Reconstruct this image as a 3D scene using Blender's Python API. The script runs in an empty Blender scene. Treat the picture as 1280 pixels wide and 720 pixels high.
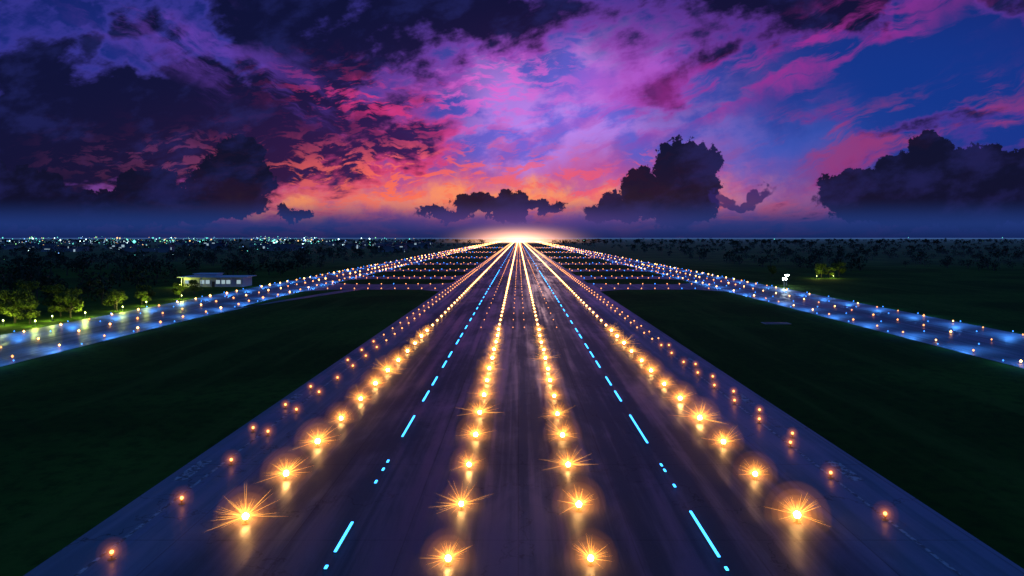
import bpy, math, random
from mathutils import Vector, Matrix
random.seed(7)
sc = bpy.context.scene
sc.view_settings.view_transform = 'Standard'
sc.view_settings.look = 'None'
sc.view_settings.exposure = 0

def lin(c):
    c = c/255.0
    return c/12.92 if c <= 0.04045 else ((c+0.055)/1.055)**2.4
def S(r, g, b): return (lin(r), lin(g), lin(b), 1.0)

# ------------------------------------------------------------------ node helper
class NT:
    def __init__(s, tree): s.t = tree; s.n = tree.nodes; s.l = tree.links
    def put(s, sock, v):
        if isinstance(v, bpy.types.NodeSocket): s.l.new(v, sock)
        elif v is not None: sock.default_value = v
    def m(s, op, a, b=None, c=None, clamp=False):
        n = s.n.new('ShaderNodeMath'); n.operation = op; n.use_clamp = clamp
        s.put(n.inputs[0], a); s.put(n.inputs[1], b); s.put(n.inputs[2], c)
        return n.outputs[0]
    def mix(s, f, a, b, mode='MIX'):
        n = s.n.new('ShaderNodeMix'); n.data_type = 'RGBA'; n.blend_type = mode
        s.put(n.inputs[0], f); s.put(n.inputs[6], a); s.put(n.inputs[7], b)
        return n.outputs[2]
    def xyz(s, x, y, z=0.0):
        n = s.n.new('ShaderNodeCombineXYZ')
        s.put(n.inputs[0], x); s.put(n.inputs[1], y); s.put(n.inputs[2], z); return n.outputs[0]
    def sep(s, v):
        n = s.n.new('ShaderNodeSeparateXYZ'); s.put(n.inputs[0], v); return n.outputs
    def noise(s, v, scale, detail=6, rough=.55, dist=0.0, color=False):
        n = s.n.new('ShaderNodeTexNoise'); s.put(n.inputs['Vector'], v)
        n.inputs['Scale'].default_value = scale; n.inputs['Detail'].default_value = detail
        n.inputs['Roughness'].default_value = rough; n.inputs['Distortion'].default_value = dist
        return n.outputs['Color' if color else 'Fac']
    def noise2(s, v, scale, detail=6, rough=.55, dist=0.0):
        n = s.n.new('ShaderNodeTexNoise'); n.noise_dimensions = '2D'; s.put(n.inputs['Vector'], v)
        n.inputs['Scale'].default_value = scale; n.inputs['Detail'].default_value = detail
        n.inputs['Roughness'].default_value = rough; n.inputs['Distortion'].default_value = dist
        return n
    def ss(s, v, lo, hi, a=0.0, b=1.0):
        n = s.n.new('ShaderNodeMapRange'); n.interpolation_type = 'SMOOTHSTEP'
        s.put(n.inputs['Value'], v); n.inputs['From Min'].default_value = lo; n.inputs['From Max'].default_value = hi
        n.inputs['To Min'].default_value = a; n.inputs['To Max'].default_value = b
        return n.outputs['Result']

# ------------------------------------------------------------------ SKY (world)
def build_world():
    w = bpy.data.worlds.new("World"); sc.world = w; w.use_nodes = True
    w.cycles.sampling_method = 'NONE'
    t = w.node_tree; t.nodes.clear(); k = NT(t)
    tc = t.nodes.new('ShaderNodeTexCoord')
    x, y, z = k.sep(tc.outputs['Generated'])
    h = k.m('SQRT', k.m('ADD', k.m('MULTIPLY', x, x), k.m('MULTIPLY', y, y)))
    A = k.m('MINIMUM', k.m('MAXIMUM', k.m('ARCTAN2', x, y), -1.2), 1.2)
    E = k.m('DIVIDE', z, k.m('MAXIMUM', h, 0.02))
    U = k.m('MULTIPLY', k.m('TANGENT', A), 853.0)
    V = k.m('DIVIDE', k.m('MULTIPLY', E, 853.0), k.m('COSINE', A))
    def warp(scale, amp, detail, off, rough=.55):
        v = k.xyz(k.m('MULTIPLY_ADD', U, .01, off), k.m('MULTIPLY_ADD', V, .01, off), 0)
        a, b, c = k.sep(k.noise2(v, scale, detail, rough).outputs['Color'])
        return (k.m('MULTIPLY_ADD', k.m('SUBTRACT', a, .5), amp, U), k.m('MULTIPLY_ADD', k.m('SUBTRACT', b, .5), amp, V))
    def d2(UV, u, v, ru, rv, rot=0):
        mp = k.n.new('ShaderNodeMapping'); mp.vector_type = 'TEXTURE'
        mp.inputs['Location'].default_value = (u-648, 297-v, 0)
        mp.inputs['Rotation'].default_value = (0, 0, math.radians(rot))
        mp.inputs['Scale'].default_value = (ru, rv, 1)
        k.put(mp.inputs[0], UV)
        dt = k.n.new('ShaderNodeVectorMath'); dt.operation = 'DOT_PRODUCT'
        k.put(dt.inputs[0], mp.outputs[0]); k.put(dt.inputs[1], mp.outputs[0])
        return dt.outputs['Value']
    def G(UV, *a): return k.m('POWER', 0.36788, d2(UV, *a))
    def scl(f, g): return k.m('MULTIPLY', f, g)
    w1 = warp(.8, 150, 5, 3.1); w2 = warp(1.8, 80, 6, 9.7, .62)
    W1 = k.xyz(*w1, 0.0); W2 = k.xyz(*w2, 0.0); UV0 = k.xyz(U, V, 0.0)
    def rotn(au, av, rot, scale, det, rough, off, base=(U, V), dist=0.0):
        c_, s_ = math.cos(math.radians(rot)), math.sin(math.radians(rot))
        a = k.m('ADD', k.m('MULTIPLY', base[0], c_*au), k.m('MULTIPLY', base[1], s_*au))
        b_ = k.m('ADD', k.m('MULTIPLY', base[1], c_*av), k.m('MULTIPLY', base[0], -s_*av))
        return k.noise2(k.xyz(k.m('ADD', a, off), b_, 0.0), scale, det, rough, dist).outputs[0]
    w3 = warp(1.2, 34, 3, 1.3)
    # cloud noises: perspective sheet, cirrus sweep (right), fan (left), ripples
    zz = k.m('ADD', k.m('MAXIMUM', z, 0.0), .12)
    Q = k.xyz(k.m('DIVIDE', x, zz), k.m('MULTIPLY', k.m('DIVIDE', y, zz), .6), 1.7)
    n1 = k.noise2(Q, 1.7, 8, .62, .25).outputs[0]
    n2 = rotn(.0040, .020, 20, 1.5, 8, .62, 4.2, w3)
    n5 = rotn(.0050, .018, -24, 1.3, 7, .62, 8.2, w3)
    n3 = rotn(.016, .052, 4, 1.7, 6, .62, 2.7, w3)
    n4 = rotn(.010, .018, 12, 1.2, 7, .58, 6.1)
    # clear sky
    col = k.mix(k.ss(V, 0, 110), S(44, 52, 126), S(30, 48, 138))
    col = k.mix(k.ss(V, 100, 420), col, S(14, 26, 88))
    col = k.mix(scl(G(UV0, 1120, 120, 300, 130), .9), col, S(14, 54, 140))
    col = k.mix(scl(G(W1, 950, 195, 120, 50), .75), col, S(60, 90, 188))
    lav = k.mix(k.ss(n4, .40, .60), S(112, 104, 220), S(186, 134, 238))
    col = k.mix(scl(G(W1, 700, 160, 165, 115), .97), col, lav)
    col = k.mix(scl(scl(G(W2, 610, 110, 110, 50, 10), k.ss(n3, .44, .62)), .85), col, S(228, 100, 210))
    col = k.mix(scl(scl(G(W2, 800, 100, 110, 45, 25), k.ss(n2, .44, .58)), .75), col, S(190, 90, 210))
    col = k.mix(scl(G(W1, 600, 242, 330, 34), .85), col, S(206, 84, 140))
    col = k.mix(scl(G(W2, 640, 250, 260, 20), .95), col, S(255, 150, 96))
    col = k.mix(scl(G(W2, 345, 262, 60, 13), .9), col, S(250, 150, 90))
    nn = k.m('ADD', k.m('MULTIPLY', n1, .45), k.m('ADD', k.m('MULTIPLY', n2, .22), k.m('MULTIPLY', n4, .38)))
    nn = k.m('SUBTRACT', nn, .025)
    B = 0.0
    for amp, a in [(.30, (150, 140, 290, 85)), (.22, (30, 215, 190, 60)), (.22, (500, 18, 300, 50)), (.20, (490, 188, 115, 24, -8)),
                   (.17, (900, 70, 230, 26, 20)), (.20, (1060, -4, 260, 24)), (.13, (1130, 160, 210, 14, 14)), (.17, (350, 110, 120, 50)),
                   (-.24, (690, 165, 125, 85)), (-.26, (1190, 90, 180, 44, 10)), (-.24, (950, 200, 110, 32)), (-.15, (260, 30, 110, 18, -35)),
                   (-.15, (110, 30, 130, 14, -25)), (-.12, (600, 95, 120, 30)), (-.06, (650, 240, 300, 30)), (-.05, (470, 140, 90, 18, -14))]:
        B = k.m('MULTIPLY_ADD', G(W1, *a), amp, B)
    c = k.m('ADD', nn, B)
    lit = k.ss(c, .46, .57)
    drk = k.ss(c, .53, .66)
    near = G(UV0, 590, 228, 330, 80)
    litc = k.mix(near, S(56, 54, 150), S(238, 64, 100))
    litc = k.mix(scl(G(UV0, 640, 262, 340, 28), .85), litc, S(255, 128, 80))
    litc = k.mix(scl(G(UV0, 1050, 60, 330, 90), .8), litc, S(104, 44, 140))
    litc = k.mix(scl(G(UV0, 700, 110, 170, 80), .7), litc, S(190, 80, 204))
    drkc = k.mix(G(UV0, 600, 190, 250, 90), S(8, 13, 46), S(38, 24, 84))
    drkc = k.mix(k.ss(n4, .50, .72, 0, .5), drkc, S(32, 38, 100))
    col = k.mix(scl(lit, .9), col, litc)
    col = k.mix(scl(drk, .96), col, drkc)
    # altocumulus flecks lit from below
    r3 = k.ss(n3, .49, .60)
    flc = k.mix(k.ss(V, 55, 160), S(255, 112, 80), S(216, 60, 136))
    col = k.mix(scl(scl(r3, G(W2, 500, 222, 185, 42)), .92), col, flc)
    col = k.mix(scl(scl(r3, G(W2, 475, 130, 100, 24, -14)), .8), col, S(216, 54, 126))
    col = k.mix(scl(scl(r3, G(W2, 740, 225, 130, 28)), .75), col, S(240, 88, 112))
    col = k.mix(scl(scl(r3, G(W1, 260, 215, 150, 26)), .45), col, S(120, 56, 110))
    col = k.mix(scl(scl(k.ss(n2, .45, .60), G(W2, 1110, 172, 240, 36, 12)), .85), col, S(150, 56, 120))
    col = k.mix(scl(scl(k.ss(n2, .46, .60), G(W2, 980, 78, 250, 34, 22)), .85), col, S(156, 46, 148))
    col = k.mix(scl(scl(k.ss(n5, .48, .64), G(W2, 220, 42, 200, 34, -26)), .75), col, S(100, 62, 172))
    # cumulus silhouettes
    Wc = k.xyz(*warp(3.4, 44, 7, 5.5, .66), 0.0)
    F = -5.0
    for a in [(855, 203, 34, 30), (884, 198, 22, 18), (812, 238, 38, 26), (850, 250, 50, 32), (780, 264, 50, 14), (876, 232, 24, 32),
              (762, 254, 18, 14),
              (1162, 188, 28, 22), (1145, 215, 56, 30), (1225, 205, 60, 24), (1300, 222, 90, 40), (1070, 238, 44, 28), (1180, 252, 165, 34),
              (298, 192, 32, 26), (290, 228, 54, 36), (185, 235, 40, 26), (225, 254, 120, 24), (60, 262, 190, 26), (20, 235, 60, 26), (-150, 230, 180, 50),
              (372, 268, 26, 10), (600, 256, 32, 16), (640, 258, 26, 20), (560, 267, 44, 11), (675, 256, 30, 10)]:
        F = k.m('MAXIMUM', F, k.m('MULTIPLY', k.m('SUBTRACT', 1.0, k.m('SQRT', d2(Wc, *a))), a[3]/30.0))
    cm = k.ss(F, -.01, .05)
    cumc = k.mix(k.ss(n4, .42, .70), S(10, 13, 42), S(26, 28, 78))
    col = k.mix(scl(cm, .98), col, cumc)
    lens = k.ss(k.m('SUBTRACT', 1.0, d2(W1, 935, 232, 42, 7, 14)), 0., .5)
    col = k.mix(scl(lens, .85), col, S(44, 32, 96))
    # horizon haze bank
    hz = k.ss(V, 14, 52, 1.0, 0.0)
    hazec = k.mix(G(UV0, 648, 272, 150, 18), S(28, 52, 116), S(84, 60, 128))
    hazec = k.mix(k.ss(V, -8, 20, 1.0, 0.0), hazec, S(14, 32, 80))
    col = k.mix(k.m('MULTIPLY', hz, .95), col, hazec)
    # overhead
    oc = k.mix(G(UV0, 648, -150, 420, 900), S(34, 68, 172), S(34, 48, 126))
    oc = k.mix(k.ss(V, 700, 1500), oc, S(34, 88, 140))
    col = k.mix(k.ss(V, 300, 430), col, oc)
    col = k.mix(k.ss(V, -30, -2, 1.0, 0.0), col, S(5, 9, 22))
    sky = t.nodes.new('ShaderNodeTexSky'); sky.sky_type = 'NISHITA'; sky.sun_disc = False
    sky.sun_elevation = math.radians(-2.0); sky.sun_rotation = math.radians(2.0)
    add = k.mix(0.004, col, sky.outputs[0], 'ADD')
    bg = t.nodes.new('ShaderNodeBackground'); bg.inputs[1].default_value = 1.0
    t.links.new(add, bg.inputs[0])
    out = t.nodes.new('ShaderNodeOutputWorld'); t.links.new(bg.outputs[0], out.inputs[0])
build_world()

# ------------------------------------------------------------------ materials
def newmat(name):
    m = bpy.data.materials.new(name); m.use_nodes = True
    t = m.node_tree; t.nodes.clear(); k = NT(t)
    out = t.nodes.new('ShaderNodeOutputMaterial')
    return m, k, out
def principled(k, out, base, rough=.6, spec=.5, metal=0.0, bump=None, bstr=.3, bdist=.02):
    p = k.n.new('ShaderNodeBsdfPrincipled')
    k.put(p.inputs['Base Color'], base); k.put(p.inputs['Roughness'], rough)
    k.put(p.inputs['Specular IOR Level'], spec); k.put(p.inputs['Metallic'], metal)
    if bump is not None:
        b = k.n.new('ShaderNodeBump'); b.inputs['Strength'].default_value = bstr; b.inputs['Distance'].default_value = bdist
        k.put(b.inputs['Height'], bump); k.l.new(b.outputs[0], p.inputs['Normal'])
    k.l.new(p.outputs[0], out.inputs[0]); return p
def simple(name, col, rough=.6, metal=0, spec=.5):
    m, k, out = newmat(name)
    g = k.n.new('ShaderNodeNewGeometry')
    n = k.noise(g.outputs['Position'], 3.0, 3)
    c = k.mix(n, tuple(v*.75 for v in col[:3])+(1,), tuple(min(1, v*1.25) for v in col[:3])+(1,))
    principled(k, out, c, rough, spec, metal); return m
def emis(name, col, strength, sampling='AUTO'):
    m, k, out = newmat(name)
    e = k.n.new('ShaderNodeEmission'); e.inputs[0].default_value = (*col, 1); e.inputs[1].default_value = strength
    k.l.new(e.outputs[0], out.inputs[0])
    m.cycles.emission_sampling = sampling
    return m

def asphalt(name, kind):
    m, k, out = newmat(name)
    g = k.n.new('ShaderNodeNewGeometry'); pos = g.outputs['Position']
    X, Y, Z = k.sep(pos)
    streak = k.noise2(k.xyz(k.m('MULTIPLY', X, .70), k.m('MULTIPLY', Y, .014), 0), 1.0, 6, .6, .2).outputs[0]
    patch = k.noise2(k.xyz(k.m('MULTIPLY', X, .075), k.m('MULTIPLY', Y, .022), 5), 1.0, 7, .58, .6).outputs[0]
    grain = k.noise2(pos, 7.0, 3, .7).outputs[0]
    blot = k.noise2(k.xyz(k.m('MULTIPLY', X, .35), k.m('MULTIPLY', Y, .12), 9), 1.0, 7, .65, .5).outputs[0]
    base = k.mix(k.ss(patch, .30, .70), (.034, .037, .045, 1), (.066, .072, .085, 1))
    base = k.mix(k.m('MULTIPLY', k.ss(streak, .42, .72), .5), base, (.022, .023, .028, 1))
    base = k.mix(k.m('MULTIPLY', grain, .35), base, (.11, .115, .13, 1))
    if kind == 'runway':
        ax = k.m('ABSOLUTE', X)
        sh = k.ss(k.m('ADD', ax, k.m('MULTIPLY', k.m('SUBTRACT', blot, .5), 3.5)), 20.5, 23.5)
        base = k.mix(k.m('MULTIPLY', sh, .75), base, (.13, .165, .225, 1))
    else:
        base = k.mix(.5, base, (.16, .17, .2, 1))
    jx = k.m('ABSOLUTE', k.m('SUBTRACT', k.m('FRACT', k.m('DIVIDE', k.m('ADD', X, 300.0), 7.5)), .5))
    jy = k.m('ABSOLUTE', k.m('SUBTRACT', k.m('FRACT', k.m('DIVIDE', k.m('ADD', Y, 300.0), 15.0)), .5))
    j = k.m('MAXIMUM', k.ss(jx, .491, .497), k.ss(jy, .4955, .4985))
    base = k.mix(k.m('MULTIPLY', j, .6), base, (.008, .008, .01, 1))
    vo = k.n.new('ShaderNodeTexVoronoi'); vo.feature = 'DISTANCE_TO_EDGE'; vo.voronoi_dimensions = '2D'
    wv = k.noise2(pos, .25, 4, .6).outputs['Color']
    mv = k.n.new('ShaderNodeVectorMath'); mv.operation = 'MULTIPLY_ADD'
    k.put(mv.inputs[0], wv); mv.inputs[1].default_value = (9, 9, 0); k.put(mv.inputs[2], pos)
    k.put(vo.inputs['Vector'], mv.outputs[0]); vo.inputs['Scale'].default_value = .05
    cr = k.ss(vo.outputs['Distance'], .002, .008, 1.0, 0.0)
    base = k.mix(k.m('MULTIPLY', cr, .6), base, (.008, .008, .01, 1))
    mixw = k.m('ADD', k.m('MULTIPLY', patch, .40), k.m('ADD', k.m('MULTIPLY', streak, .42), k.m('MULTIPLY', blot, .18)))
    wet = k.ss(mixw, .42, .61)
    rough = k.m('MULTIPLY_ADD', wet, -.20, .58)
    spec = k.m('MULTIPLY_ADD', wet, .66, .22)
    principled(k, out, base, rough, spec, 0, grain, .30, .02)
    return m
M_run = asphalt('runway_asphalt', 'runway')
M_taxi = asphalt('taxiway_asphalt', 'taxi')

def grassmat():
    m, k, out = newmat('night_grass')
    g = k.n.new('ShaderNodeNewGeometry'); pos = g.outputs['Position']
    X, Y, Z = k.sep(pos)
    a = k.noise2(pos, .02, 6, .6, .5).outputs[0]; b = k.noise2(pos, .6, 6, .7).outputs[0]
    st = k.noise2(k.xyz(k.m('MULTIPLY', X, .18), k.m('MULTIPLY', Y, .012), 0), 1.0, 4, .6).outputs[0]
    base = k.mix(k.ss(a, .35, .65), (.022, .052, .008, 1), (.052, .10, .014, 1))
    base = k.mix(k.m('MULTIPLY', k.ss(b, .4, .7), .6), base, (.010, .024, .006, 1))
    base = k.mix(k.m('MULTIPLY', k.ss(st, .5, .7), .5), base, (.07, .10, .018, 1))
    principled(k, out, base, .95, .02)
    return m
M_grass = grassmat()

def leafmat(name, c1, c2):
    m, k, out = newmat(name)
    oi = k.n.new('ShaderNodeNewGeometry')
    n = k.noise(oi.outputs['Position'], .9, 3)
    c = k.mix(k.ss(n, .35, .65), c1, c2)
    principled(k, out, c, .7, .1); return m
M_leaf = leafmat('foliage', (.04, .07, .012, 1), (.12, .15, .03, 1))
M_leafd = leafmat('dark_foliage', (.015, .028, .015, 1), (.035, .055, .025, 1))
M_bark = simple('bark', (.05, .04, .03, 1), .9)
M_metal = simple('fixture_metal', (.25, .2, .08, 1), .45, .6)
M_steel = simple('mast_steel', (.3, .3, .32, 1), .4, .8)
M_white = simple('white_wall', (.6, .6, .58, 1), .6)
M_roof = simple('roof_sheet', (.5, .52, .55, 1), .5)
M_frame = simple('dark_frame', (.04, .04, .05, 1), .5)
M_pad = simple('concrete', (.3, .3, .3, 1), .7)
M_lamp = emis('lamp_amber', (1.0, .50, .14), 100)
M_lamp_s = emis('lamp_amber_small', (1.0, .30, .07), 7)
M_far = emis('lamp_amber_far', (1.0, .44, .12), 11)
M_far2 = emis('lamp_amber_soft', (1.0, .33, .10), 3.6)
M_starburst = emis('starburst_needle', (1.0, .40, .07), 3.2, 'NONE')  # self-lit material for the starburst needles
M_cyan = emis('strip_cyan', (.03, .32, 1.0), 6)
M_blue = emis('lamp_blue', (.04, .25, 1.0), 4)
M_cold = emis('lamp_cold_white', (.75, .95, 1.0), 160)
M_win = emis('window_glow', (.65, .9, 1.0), .5, 'NONE')
def volmat(name, col, strength):
    m, k, out = newmat(name)
    e = k.n.new('ShaderNodeEmission'); e.inputs[0].default_value = (*col, 1); e.inputs[1].default_value = strength
    k.l.new(e.outputs[0], out.inputs['Volume']); m.cycles.homogeneous_volume = True
    m.cycles.emission_sampling = 'NONE'
    return m
def glowmat(name, col, strength, power):
    m, k, out = newmat(name)
    tc = k.n.new('ShaderNodeTexCoord')
    l = k.n.new('ShaderNodeVectorMath'); l.operation = 'LENGTH'; k.put(l.inputs[0], tc.outputs['Object'])
    f = k.m('POWER', k.m('SUBTRACT', 1.0, l.outputs['Value'], clamp=True), power)
    e = k.n.new('ShaderNodeEmission'); e.inputs[0].default_value = (*col, 1)
    k.put(e.inputs[1], k.m('MULTIPLY', f, strength))
    k.l.new(e.outputs[0], out.inputs['Volume']); m.cycles.emission_sampling = 'NONE'; return m

# ------------------------------------------------------------------ mesh builder
class MB:
    def __init__(s): s.v = []; s.f = []; s.mi = []; s.mats = []
    def mat(s, m):
        if m not in s.mats: s.mats.append(m)
        return s.mats.index(m)
    def add(s, vs, fs, m):
        o = len(s.v); s.v += vs; i = s.mat(m)
        for f in fs: s.f.append(tuple(o+j for j in f)); s.mi.append(i)
    def box(s, cx, cy, cz, sx, sy, sz, m, rot=0.0):
        c, n = math.cos(rot), math.sin(rot); vs = []
        for dz in (-.5, .5):
            for dx, dy in ((-.5, -.5), (.5, -.5), (.5, .5), (-.5, .5)):
                a, b = dx*sx, dy*sy
                vs.append((cx+a*c-b*n, cy+a*n+b*c, cz+dz*sz))
        s.add(vs, [(0, 3, 2, 1), (4, 5, 6, 7), (0, 1, 5, 4), (1, 2, 6, 5), (2, 3, 7, 6), (3, 0, 4, 7)], m)
    def cone(s, p, q, r1, r2, m, n=8):
        p, q = Vector(p), Vector(q); d = (q-p).normalized()
        a = d.orthogonal().normalized(); b = d.cross(a); vs = []
        for c, r in ((p, r1), (q, r2)):
            for i in range(n):
                t = 2*math.pi*i/n; vs.append(tuple(c+a*(math.cos(t)*r)+b*(math.sin(t)*r)))
        fs = [(i, (i+1) % n, n+(i+1) % n, n+i) for i in range(n)]+[tuple(range(n))[::-1], tuple(range(n, 2*n))]
        s.add(vs, fs, m)
    def needle(s, p, q, r, m):
        p, q = Vector(p), Vector(q); d = (q-p).normalized(); a = d.orthogonal().normalized(); b = d.cross(a)
        vs = [tuple(p+a*(math.cos(t)*r)+b*(math.sin(t)*r)) for t in (0, 2.1, 4.2)]+[tuple(q)]
        s.add(vs, [(0, 1, 3), (1, 2, 3), (2, 0, 3)], m)
    def octa(s, c, r, m, h=1.0):
        x, y, z = c
        vs = [(x+r, y, z), (x, y+r, z), (x-r, y, z), (x, y-r, z), (x, y, z+r*h), (x, y, z-r*h)]
        s.add(vs, [(0, 1, 4), (1, 2, 4), (2, 3, 4), (3, 0, 4), (1, 0, 5), (2, 1, 5), (3, 2, 5), (0, 3, 5)], m)
    def sphere(s, c, r, m, nu=12, nv=7):
        vs = []; x, y, z = c
        for i in range(1, nv):
            p = math.pi*i/nv
            for j in range(nu):
                t = 2*math.pi*j/nu; vs.append((x+r*math.sin(p)*math.cos(t), y+r*math.sin(p)*math.sin(t), z+r*math.cos(p)))
        top = len(vs); vs += [(x, y, z+r), (x, y, z-r)]
        fs = []
        for i in range(nv-2):
            for j in range(nu):
                fs.append((i*nu+j, (i+1)*nu+j, (i+1)*nu+(j+1) % nu, i*nu+(j+1) % nu))
        for j in range(nu):
            fs.append((top, j, (j+1) % nu)); fs.append((top+1, (nv-2)*nu+(j+1) % nu, (nv-2)*nu+j))
        s.add(vs, fs, m)
    def mesh(s, name):
        me = bpy.data.meshes.new(name); me.from_pydata(s.v, [], s.f)
        for m in s.mats: me.materials.append(m)
        me.polygons.foreach_set('material_index', s.mi); me.update(); return me
    def obj(s, name, parent=None):
        o = bpy.data.objects.new(name, s.mesh(name)); sc.collection.objects.link(o)
        if parent: o.parent = parent
        return o
def link(name, me, loc=(0, 0, 0), parent=None, scale=(1, 1, 1), rz=0):
    o = bpy.data.objects.new(name, me); sc.collection.objects.link(o)
    o.location = loc; o.scale = scale; o.rotation_euler = (0, 0, rz)
    if parent: o.parent = parent
    return o
def empty(name):
    e = bpy.data.objects.new(name, None); sc.collection.objects.link(e); return e

# ------------------------------------------------------------------ ground + pavements
def sheet(name, x0, x1, y0, y1, z, m, nx, ny):
    b = MB(); vs = []; fs = []
    for j in range(ny+1):
        for i in range(nx+1):
            vs.append((x0+(x1-x0)*i/nx, y0+(y1-y0)*j/ny, z))
    for j in range(ny):
        for i in range(nx):
            a = j*(nx+1)+i; fs.append((a, a+1, a+nx+2, a+nx+1))
    b.add(vs, fs, m); return b.obj(name)
sheet('ground', -20000, 20000, -1000, 30000, 0.0, M_grass, 80, 62)
RL = 3400
sheet('runway', -29.2, 30.4, -120, RL, .06, M_run, 4, 60)
sheet('taxiway', -106, -80, -60, RL, .05, M_taxi, 2, 60)
sheet('taxiway', 77, 104, -60, RL, .05, M_taxi, 2, 60)
cross = [(262, 292), (330, 350), (405, 428), (505, 535), (660, 700), (900, 950), (1300, 1380)]
bl = MB()
for (a, c_) in cross:
    for (xa, xb) in ((-80, -29.2), (30.4, 77)):
        fl = 9
        vs = [(xa, a-fl, .05), (xa+fl, a, .05), (xb-fl, a, .05), (xb, a-fl, .05), (xb, c_+fl, .05), (xb-fl, c_, .05), (xa+fl, c_, .05), (xa, c_+fl, .05)]
        bl.add(vs, [(0, 1, 6, 7), (1, 2, 5, 6), (2, 3, 4, 5)], M_taxi)
bl.obj('connecting_taxiway')
bb = MB()
bb.add([(-80, 168, .045), (-80, 190, .045), (-60, 262, .045), (-66, 262, .045), (-76, 215, .045)], [(0, 4, 1), (1, 4, 3, 2)], M_taxi)
bb.obj('access_road')
pb = MB(); pb.box(60, 159, .06, 6, 3, .12, M_pad); pb.box(60, 159, .14, 5.2, 2.2, .05, M_frame); pb.obj('drain_pad')

def paintmat():
    m, k, out = newmat('worn_paint')
    g = k.n.new('ShaderNodeNewGeometry'); n = k.noise2(g.outputs['Position'], 1.6, 6, .7).outputs[0]
    c = k.mix(k.ss(n, .42, .6), (.07, .07, .08, 1), (.42, .43, .46, 1))
    principled(k, out, c, .5); return m
M_paint = paintmat()
pm = MB()
def rect(b, x0, x1, y0, y1, z, m): b.add([(x0, y0, z), (x1, y0, z), (x1, y1, z), (x0, y1, z)], [(0, 1, 2, 3)], m)
for x in (-26.1, 26.1):
    for j in range(0, 68): rect(pm, x-.13, x+.13, -40+j*50, 10+j*50-.05, .072, M_paint)
for i in range(10):
    yy = 30+i*26
    for s_ in (-1, 1):
        rect(pm, s_*27.9-.55, s_*27.9+.55, yy, yy+5, .072, M_paint)
for x in (-80.9, -105.1, 77.9, 103.1):
    for j in range(0, 30): rect(pm, x-.1, x+.1, 60+j*50, 109+j*50, .062, M_paint)
pm.obj('painted_markings')

# ------------------------------------------------------------------ runway lights
LZ = .46
def fixture(b, lampm, r):
    b.cone((0, 0, 0), (0, 0, .05), .24, .22, M_metal, 14)
    b.cone((0, 0, .05), (0, 0, .22), .06, .05, M_metal, 8)
    b.cone((0, 0, .22), (0, 0, .30), .10, .16, M_metal, 12)
    b.sphere((0, 0, LZ), r, lampm, 10, 6)
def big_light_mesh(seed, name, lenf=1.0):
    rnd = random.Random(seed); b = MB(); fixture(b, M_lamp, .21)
    for i in range(120):  # glowing needles imitate a lens starburst around the lamp
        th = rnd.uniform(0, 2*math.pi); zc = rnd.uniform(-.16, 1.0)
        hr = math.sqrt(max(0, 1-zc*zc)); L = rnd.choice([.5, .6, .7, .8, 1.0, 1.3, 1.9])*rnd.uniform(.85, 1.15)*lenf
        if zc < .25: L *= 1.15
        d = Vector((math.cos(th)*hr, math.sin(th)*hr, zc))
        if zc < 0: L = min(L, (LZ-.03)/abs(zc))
        p = Vector((0, 0, LZ)); b.needle(p+d*.15, p+d*L, .0115, M_starburst)
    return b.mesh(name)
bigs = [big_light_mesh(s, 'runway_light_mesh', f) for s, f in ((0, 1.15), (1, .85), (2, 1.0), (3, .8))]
b = MB(); fixture(b, M_lamp_s, .12); small = b.mesh('edge_light_mesh')
def shell(R, name, e_, col, nu=18, nv=10):
    ub = MB(); ub.sphere((0, 0, 0), R, volmat(name, col, e_), nu, nv); return ub.mesh(name)
glows = [shell(R, 'lamp_halo', e_, (1.0, .31, .045)) for R, e_ in ((.38, 1.0), (.56, .55), (.80, .27), (1.1, .13), (1.45, .06), (1.9, .025))]  # nested self-lit shells imitate the glare around each lamp
glows_s = [shell(R, 'lamp_halo_small', e_, (1.0, .25, .04), 14, 9) for R, e_ in ((.24, .9), (.40, .3), (.60, .09), (.9, .025))]
def addglow(o, L_):
    for me in L_: link('lamp_halo', me, (0, 0, LZ), o)
far = MB()
rnd = random.Random(3)
def rowY(first, spacing):
    y = first
    while y < RL-20:
        yield y
        y += spacing if y < 420 else (spacing*2 if y < 1200 else spacing*4)
rows = [(-4.25, 41.5, 8.6), (4.35, 41.4, 8.6), (-19.1, 47.7, 8.7), (19.5, 47.6, 8.7)]
for X, y0, sp in rows:
    for y in rowY(y0, sp):
        if y < 150:
            sc_ = rnd.uniform(.88, 1.12)*(1.1 if abs(X) > 10 else 1.0)
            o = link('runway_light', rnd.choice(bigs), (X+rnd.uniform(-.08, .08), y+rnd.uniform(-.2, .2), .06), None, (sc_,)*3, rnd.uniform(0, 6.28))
            addglow(o, glows if y < 110 else glows[1:5:2])
        else:
            far.octa((X, y, .06+LZ), .24+.00042*y, M_far)
for X, y0, sp in [(-25.2, 42.3, 8.8), (25.9, 48.2, 8.4)]:
    for y in rowY(y0, sp):
        if y < 130:
            o = link('runway_edge_light', small, (X, y, .06)); addglow(o, glows_s)
        else: far.octa((X, y, .4), .15+.00035*y, M_far2)
for X, y0, sp in [(-27.2, 70, 9.7), (27.3, 68, 9.3)]:
    for y in rowY(y0, sp):
        if y < 130:
            if rnd.random() < .6: o = link('runway_edge_light', small, (X, y, .06)); addglow(o, glows_s[:3])
        else: far.octa((X, y, .4), .12+.00035*y, M_far2)
for X in (-1.2, 1.3, -8.2, 8.4):
    y = 150
    while y < 2600:
        far.octa((X, y, .3), .07+.0003*y, M_far2); y += 14 if y < 600 else 50
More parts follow.
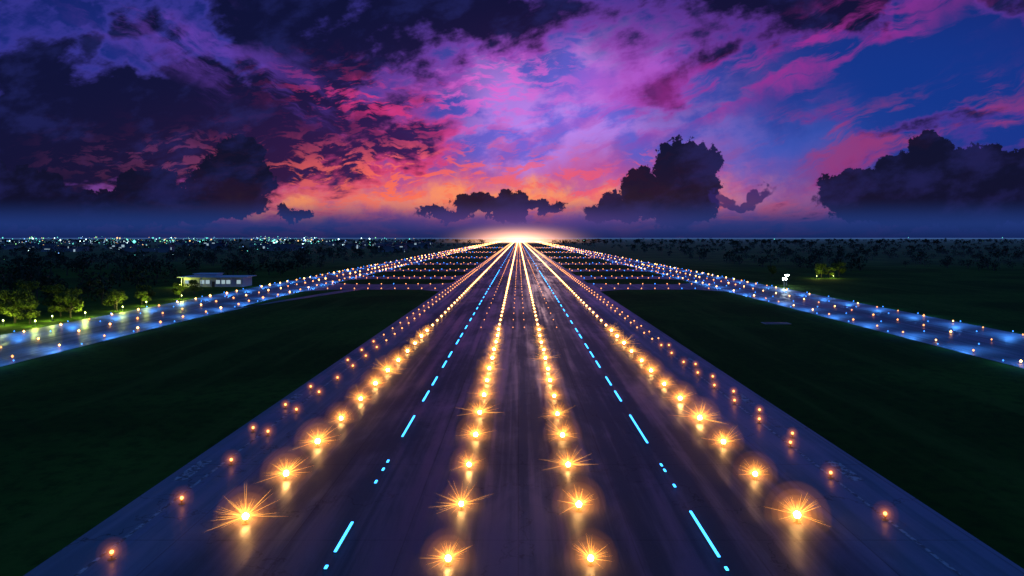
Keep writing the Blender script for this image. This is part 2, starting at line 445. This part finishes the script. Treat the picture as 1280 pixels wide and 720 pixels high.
# self-lit tubes imitate the merged glow where the lights crowd together
me_ = empty('runway_row_glow')
for X, w_ in ((-4.25, 1), (4.35, 1), (-19.1, 1), (19.5, 1), (-26.2, .6), (26.6, .6)):
    for (ya, yb, r, e_) in ((140, RL, .55, .012), (260, RL, 1.1, .0055), (600, RL, 2.4, .0026)):
        glow_tube = MB(); glow_tube.cone((X, ya, .5), (X, yb, .5), r*.8, r*1.3, volmat('row_glow', (1.0, .36, .12), e_*w_), 8); glow_tube.obj('glow_tube', me_)
# taxiway lights
tb = MB()
for X in (-83, -92.5, -103.5, 79.5, 90.5, 101.5):
    y = 70+rnd.uniform(0, 8)
    while y < RL-50:
        if rnd.random() < .93:
            jx = rnd.uniform(-.6, .6)
            rr = (.20+.00040*y)*rnd.uniform(.75, 1.2)
            if X < 0: rr *= 1.2
            tb.cone((X+jx, y, .05), (X+jx, y, .3), .08, .05, M_metal, 5)
            tb.octa((X+jx, y, .45), rr, M_far if rnd.random() < .5 else M_far2)
        y += (11 if y < 500 else 26)*rnd.uniform(.9, 1.1)
for X in (-80.6, -105.6, 77.4, 103.6, -98, 85, 96):
    y = 75
    while y < 1500:
        tb.octa((X, y, .4), .12+.0003*y, M_blue); y += 17 if y < 500 else 45
for (a, c_) in cross:
    for (xa, xb) in ((-79, -31), (32, 76)):
        for yy in (a+2, c_-2):
            x = xa
            while x < xb:
                tb.octa((x, yy, .4), .13+.0004*yy, M_far2 if rnd.random() < .8 else M_blue); x += 5.2
tbo = tb.obj('taxiway_lights')
far.obj('distant_runway_lights')
# added blue fill spots, unseen from the camera, that tint the taxiways
bld = bpy.data.lights.new('blue_fill_spot', 'SPOT'); bld.energy = 2200; bld.color = (.06, .30, 1.0)
bld.spot_size = math.radians(165); bld.spot_blend = .6; bld.shadow_soft_size = .15
for X in (-80.6, -105.6, 77.4, 103.6):
    y = 72
    while y < 640:
        o = bpy.data.objects.new('blue_fill_spot', bld); sc.collection.objects.link(o); o.parent = tbo
        o.location = (X+(3 if X in (-105.6, 77.4) else -3), y, 3.6)
        y += 17 if y < 300 else 34

# cyan strips
st = MB()
def strip(X, ya, yb, w=.2):
    st.box(X, (ya+yb)/2, .085, w+.12, yb-ya+.12, .05, M_metal)
    st.box(X, (ya+yb)/2, .125, w, yb-ya, .05, M_cyan)
for X, L in ((-11.6, [(43.2, 47.7), (41.0, 41.4), (55.3, 55.9), (58.3, 58.9), (60.4, 61.0), (68.2, 76.2)]),
             (12.5, [(42.5, 49.6), (40.8, 41.2), (54.4, 55.0), (58.0, 58.6), (59.4, 60.0), (66.1, 76.5)])):
    for a, c_ in L: strip(X, a, c_, .16)
    y = 83
    while y < 1500:
        strip(X, y, y+(5.5 if y < 300 else 9), .16+.0004*y); y += rnd.choice([9, 12.5, 14]) if y < 400 else 40
st.obj('runway_light_strips')

# far-end glow: self-lit ellipsoid stands in for glare of the converging lights
gm = MB(); gm.sphere((0, 0, 0), 1.0, glowmat('far_glow', (1.0, .45, .26), .0105, 4.0), 32, 18)
o = gm.obj('runway_end_glow'); o.location = (0, 2800, 4); o.scale = (420, 900, 105)
gmm = MB(); gmm.box(0, 15200, 3.6, 36000, 29600, 6.0, volmat('self_lit_haze', (.12, .28, .80), .00005)); gmm.obj('ground_haze_glow')  # self-lit slab stands in for ambient light scattered by distant haze

# ------------------------------------------------------------------ trees
def leafcloud(b, rnd, c, R, n, s, m, squash=.8):
    for _ in range(n):
        d = Vector((rnd.gauss(0, 1), rnd.gauss(0, 1), rnd.gauss(0, 1))).normalized()*(R*rnd.uniform(.35, 1.0)**.6)
        p = Vector(c)+Vector((d.x, d.y, d.z*squash))
        a = Vector((rnd.gauss(0, 1), rnd.gauss(0, 1), rnd.gauss(0, .6))).normalized(); q = a.orthogonal().normalized()
        q = (Matrix.Rotation(rnd.uniform(0, 6.28), 3, a) @ q); w = a.cross(q); e = s*rnd.uniform(.6, 1.3)
        b.add([tuple(p-q*e), tuple(p+w*e*.55), tuple(p+q*e), tuple(p-w*e*.55)], [(0, 1, 2, 3)], m)
def tree_mesh(seed, H=6.0):
    rnd = random.Random(seed); b = MB()
    b.cone((0, 0, 0), (.1, 0, H*.45), .2, .12, M_bark, 8)
    for i in range(9):
        t = rnd.uniform(0, 6.28); r = rnd.uniform(.8, 2.2); hz = rnd.uniform(H*.36, H*.92)
        b.cone((.08, 0, H*rnd.uniform(.2, .42)), (math.cos(t)*r, math.sin(t)*r, hz), .09, .03, M_bark, 5)
        leafcloud(b, rnd, (math.cos(t)*r, math.sin(t)*r, hz), rnd.uniform(.9, 1.4), 170, .22, M_leaf)
    leafcloud(b, rnd, (0, 0, H*.85), 1.3, 170, .22, M_leaf)
    return b.mesh('tree_mesh')
tm = [tree_mesh(s) for s in (1, 2, 3)]
tl = [(-113, 158, 1.0), (-118, 160, 1.2), (-111.5, 170, 1.1), (-116, 173, .95), (-110, 187, 1.0), (-113, 191, .9), (-119, 181, 1.1), (-112, 203, .8),
      (-116, 212, 1.0), (-125, 185, 1.3), (-112, 226, .8), (-122, 166, 1.3), (-128, 176, 1.4), (-114, 240, .9), (150, 338, 1.2), (156, 342, 1.0), (162, 345, 1.2), (130, 350, .9)]
for i, (x, y, s_) in enumerate(tl):
    link('tree', tm[i % 3], (x, y, 0), None, (s_, s_, s_*rnd.uniform(.85, 1.1)), rnd.uniform(0, 6))
def woods(name, pts):
    b = MB(); rr = random.Random(11)
    for x, y, H in pts:
        b.cone((x, y, 0), (x, y, H*.5), H*.03, H*.02, M_bark, 4)
        n = 60 if y < 700 else 20
        for q in range(3):
            leafcloud(b, rr, (x+rr.uniform(-.35, .35)*H, y+rr.uniform(-.35, .35)*H, H*rr.uniform(.35, .75)), H*rr.uniform(.28, .45), n//2, H*(.085 if y < 700 else .16), M_leafd)
    b.obj(name)
pts = []
for _ in range(900):
    y = 185+rnd.random()**1.5*1300; x = -rnd.uniform(124, 150+y*.9)
    if -152 < x < -108 and 250 < y < 330: continue
    pts.append((x, y, rnd.uniform(5, 10)))
for _ in range(500):
    y = rnd.uniform(400, 1500); x = rnd.uniform(150, 170+y*.85); pts.append((x, y, rnd.uniform(5, 10)))
for _ in range(900):
    y = rnd.uniform(1500, 4200); x = rnd.uniform(-.85, .85)*y
    if abs(x) < 115: continue
    pts.append((x, y, rnd.uniform(9, 17)))
for _ in range(120): pts.append((rnd.uniform(-500, 500), rnd.uniform(3550, 4200), rnd.uniform(9, 15)))
woods('distant_trees', pts)

# ------------------------------------------------------------------ terminal building
e = empty('terminal_building'); e.location = (-124, 282, 0)
b = MB(); b.box(0, 0, 1.9, 24, 10, 3.8, M_white); b.obj('walls', e)
b = MB(); b.box(0, -.4, 3.98, 27, 13, .3, M_roof); b.box(-4, 0, 4.6, 9, 6, .95, M_white); b.box(-4, 0, 5.2, 10, 7, .2, M_roof); b.obj('roof', e)
b = MB()
for i in range(11):
    if i not in (5, 2, 9): b.box(-10.5+i*2.1, -5.03, 2.0, 1.6, .05, 1.5, M_win)
b.obj('windows', e)
b = MB()
for i in range(12): b.box(-11.55+i*2.1, -5.06, 2.0, .12, .1, 1.7, M_frame)
b.box(0, -5.03, 1.1, 1.6, .06, 2.2, M_frame); b.obj('door_and_frames', e)
b = MB()
for i in range(7): b.cone((-12+i*4, -6.4, 0), (-12+i*4, -6.4, 3.8), .14, .14, M_white, 8)
b.obj('columns', e)

# distant town
def townmat():
    m, k, out = newmat('town_wall')
    g = k.n.new('ShaderNodeNewGeometry'); pos = g.outputs['Position']
    sn = k.n.new('ShaderNodeVectorMath'); sn.operation = 'MULTIPLY'; k.put(sn.inputs[0], pos); sn.inputs[1].default_value = (.25, .25, .3)
    wn = k.n.new('ShaderNodeTexWhiteNoise'); fl = k.n.new('ShaderNodeVectorMath'); fl.operation = 'FLOOR'
    k.put(fl.inputs[0], sn.outputs[0]); k.put(wn.inputs['Vector'], fl.outputs[0])
    p = principled(k, out, (.15, .15, .16, 1), .8)
    p.inputs['Emission Color'].default_value = (.6, .85, 1, 1)
    k.put(p.inputs['Emission Strength'], k.m('MULTIPLY', k.m('GREATER_THAN', wn.outputs['Value'], .95), .5))
    m.cycles.emission_sampling = 'NONE'
    return m
M_town = townmat(); tw = MB(); rnd = random.Random(21)
for _ in range(70):
    y = rnd.uniform(900, 3000); x = -rnd.uniform(.12, .8)*y
    w, d, h = rnd.uniform(12, 45), rnd.uniform(10, 25), rnd.uniform(4, 12)
    tw.box(x, y, h/2, w, d, h, M_town, rnd.uniform(-.4, .4)); tw.box(x, y, h+.3, w*.96, d*.96, .5, M_frame)
tw.obj('distant_town')
cl = MB()
C1 = emis('town_light_white', (.6, .95, 1), 5, 'NONE'); C2 = emis('town_light_teal', (.15, .8, .72), 1.8, 'NONE')
C3 = emis('town_light_warm', (1, .6, .25), 2, 'NONE'); C4 = emis('town_light_blue', (.2, .45, 1), 1.8, 'NONE'); C5 = emis('town_light_green', (.35, 1, .4), 1.5, 'NONE')
def townlight(u, v, k_=1.0):
    y = min(17060/max(v-297, 3.4), 4800); x = (u-648)/853*y
    if x > -118 and x < 118: return
    r = y*(.00026+.0010*rnd.random()**5)*k_
    cl.octa((x, y, rnd.uniform(7, 14)+y*.004*rnd.random()), r, rnd.choice([C1, C2, C2, C2, C3, C4, C5]))
for _ in range(190): townlight(rnd.random()**1.3*540-20, 301+rnd.random()**1.4*16)
for _ in range(30):
    cu, cv = rnd.choice([40, 75, 110, 135, 150, 160, 200, 230, 260, 330, 350, 400])+rnd.uniform(-15, 15), rnd.uniform(302, 314)
    for _ in range(9): townlight(rnd.gauss(cu, 9), rnd.gauss(cv, 1.6), 1.15)
for u_ in (124, 150, 168, 250, 345): townlight(u_, 311, 2.8)
for _ in range(30): townlight(rnd.uniform(0, 400), rnd.uniform(318, 345), .8)
for _ in range(16): townlight(rnd.uniform(720, 1280), rnd.uniform(303, 312), .6)
cl.obj('distant_town_lights')

# ------------------------------------------------------------------ floodlights / lamps
def mast(name, x, y, h, m, r):
    b = MB(); b.cone((0, 0, 0), (0, 0, .15), .35, .3, M_steel, 10); b.cone((0, 0, .15), (0, 0, h), .1, .06, M_steel, 8)
    b.box(0, 0, h, 1.2, .12, .1, M_steel)
    for dx in (-.45, .45): b.box(dx, -.1, h+.12, .45, .25, .28, M_steel)
    for dx in (-.45, .45): b.sphere((dx, -.35, h+.12), r, m, 8, 6)
    o = b.obj(name); o.location = (x, y, 0); return o
mast('floodlight_mast', 105.5, 271, 3.6, M_cold, .38)
mast('floodlight_mast', 112, 285, 4.2, M_cold, .26)
gl = bpy.data.lights.new('lantern_light', 'POINT'); gl.energy = 1150; gl.color = (.85, 1.0, .14); gl.shadow_soft_size = .12
M_green = emis('lamp_green', (.8, 1.0, .25), 8)
for x, y in [(-109, 154), (-112, 164), (-108.5, 171), (-107.8, 186), (-109, 200), (-109.5, 222), (-117, 155), (146, 334), (155, 336), (-136, 274)]:
    b = MB(); b.cone((0, 0, 0), (0, 0, .9), .07, .05, M_steel, 8); b.cone((0, 0, .9), (0, 0, 1.0), .16, .16, M_steel, 8); b.sphere((0, 0, 1.15), .16, M_green, 8, 6)
    b.cone((0, 0, 1.32), (0, 0, 1.38), .2, .05, M_steel, 8)
    o = b.obj('garden_lamp'); o.location = (x, y, 0)
    q = bpy.data.objects.new('lantern_light', gl); sc.collection.objects.link(q); q.parent = o; q.location = (0, -.1, 1.7)

L = bpy.data.lights.new('sun', 'SUN'); L.energy = .04; L.angle = math.radians(.5); L.color = (1, .6, .5)
so = bpy.data.objects.new('sun', L); sc.collection.objects.link(so); so.rotation_euler = (math.radians(-86), 0, math.radians(-2))

cam = bpy.data.cameras.new('camera'); co = bpy.data.objects.new('camera', cam); sc.collection.objects.link(co)
co.location = (0, 0, 20); co.rotation_euler = (math.radians(90), 0, 0)
cam.sensor_width = 36; cam.lens = 24; cam.shift_y = -63/1280; cam.shift_x = -8/1280
cam.clip_start = .1; cam.clip_end = 60000
sc.camera = co
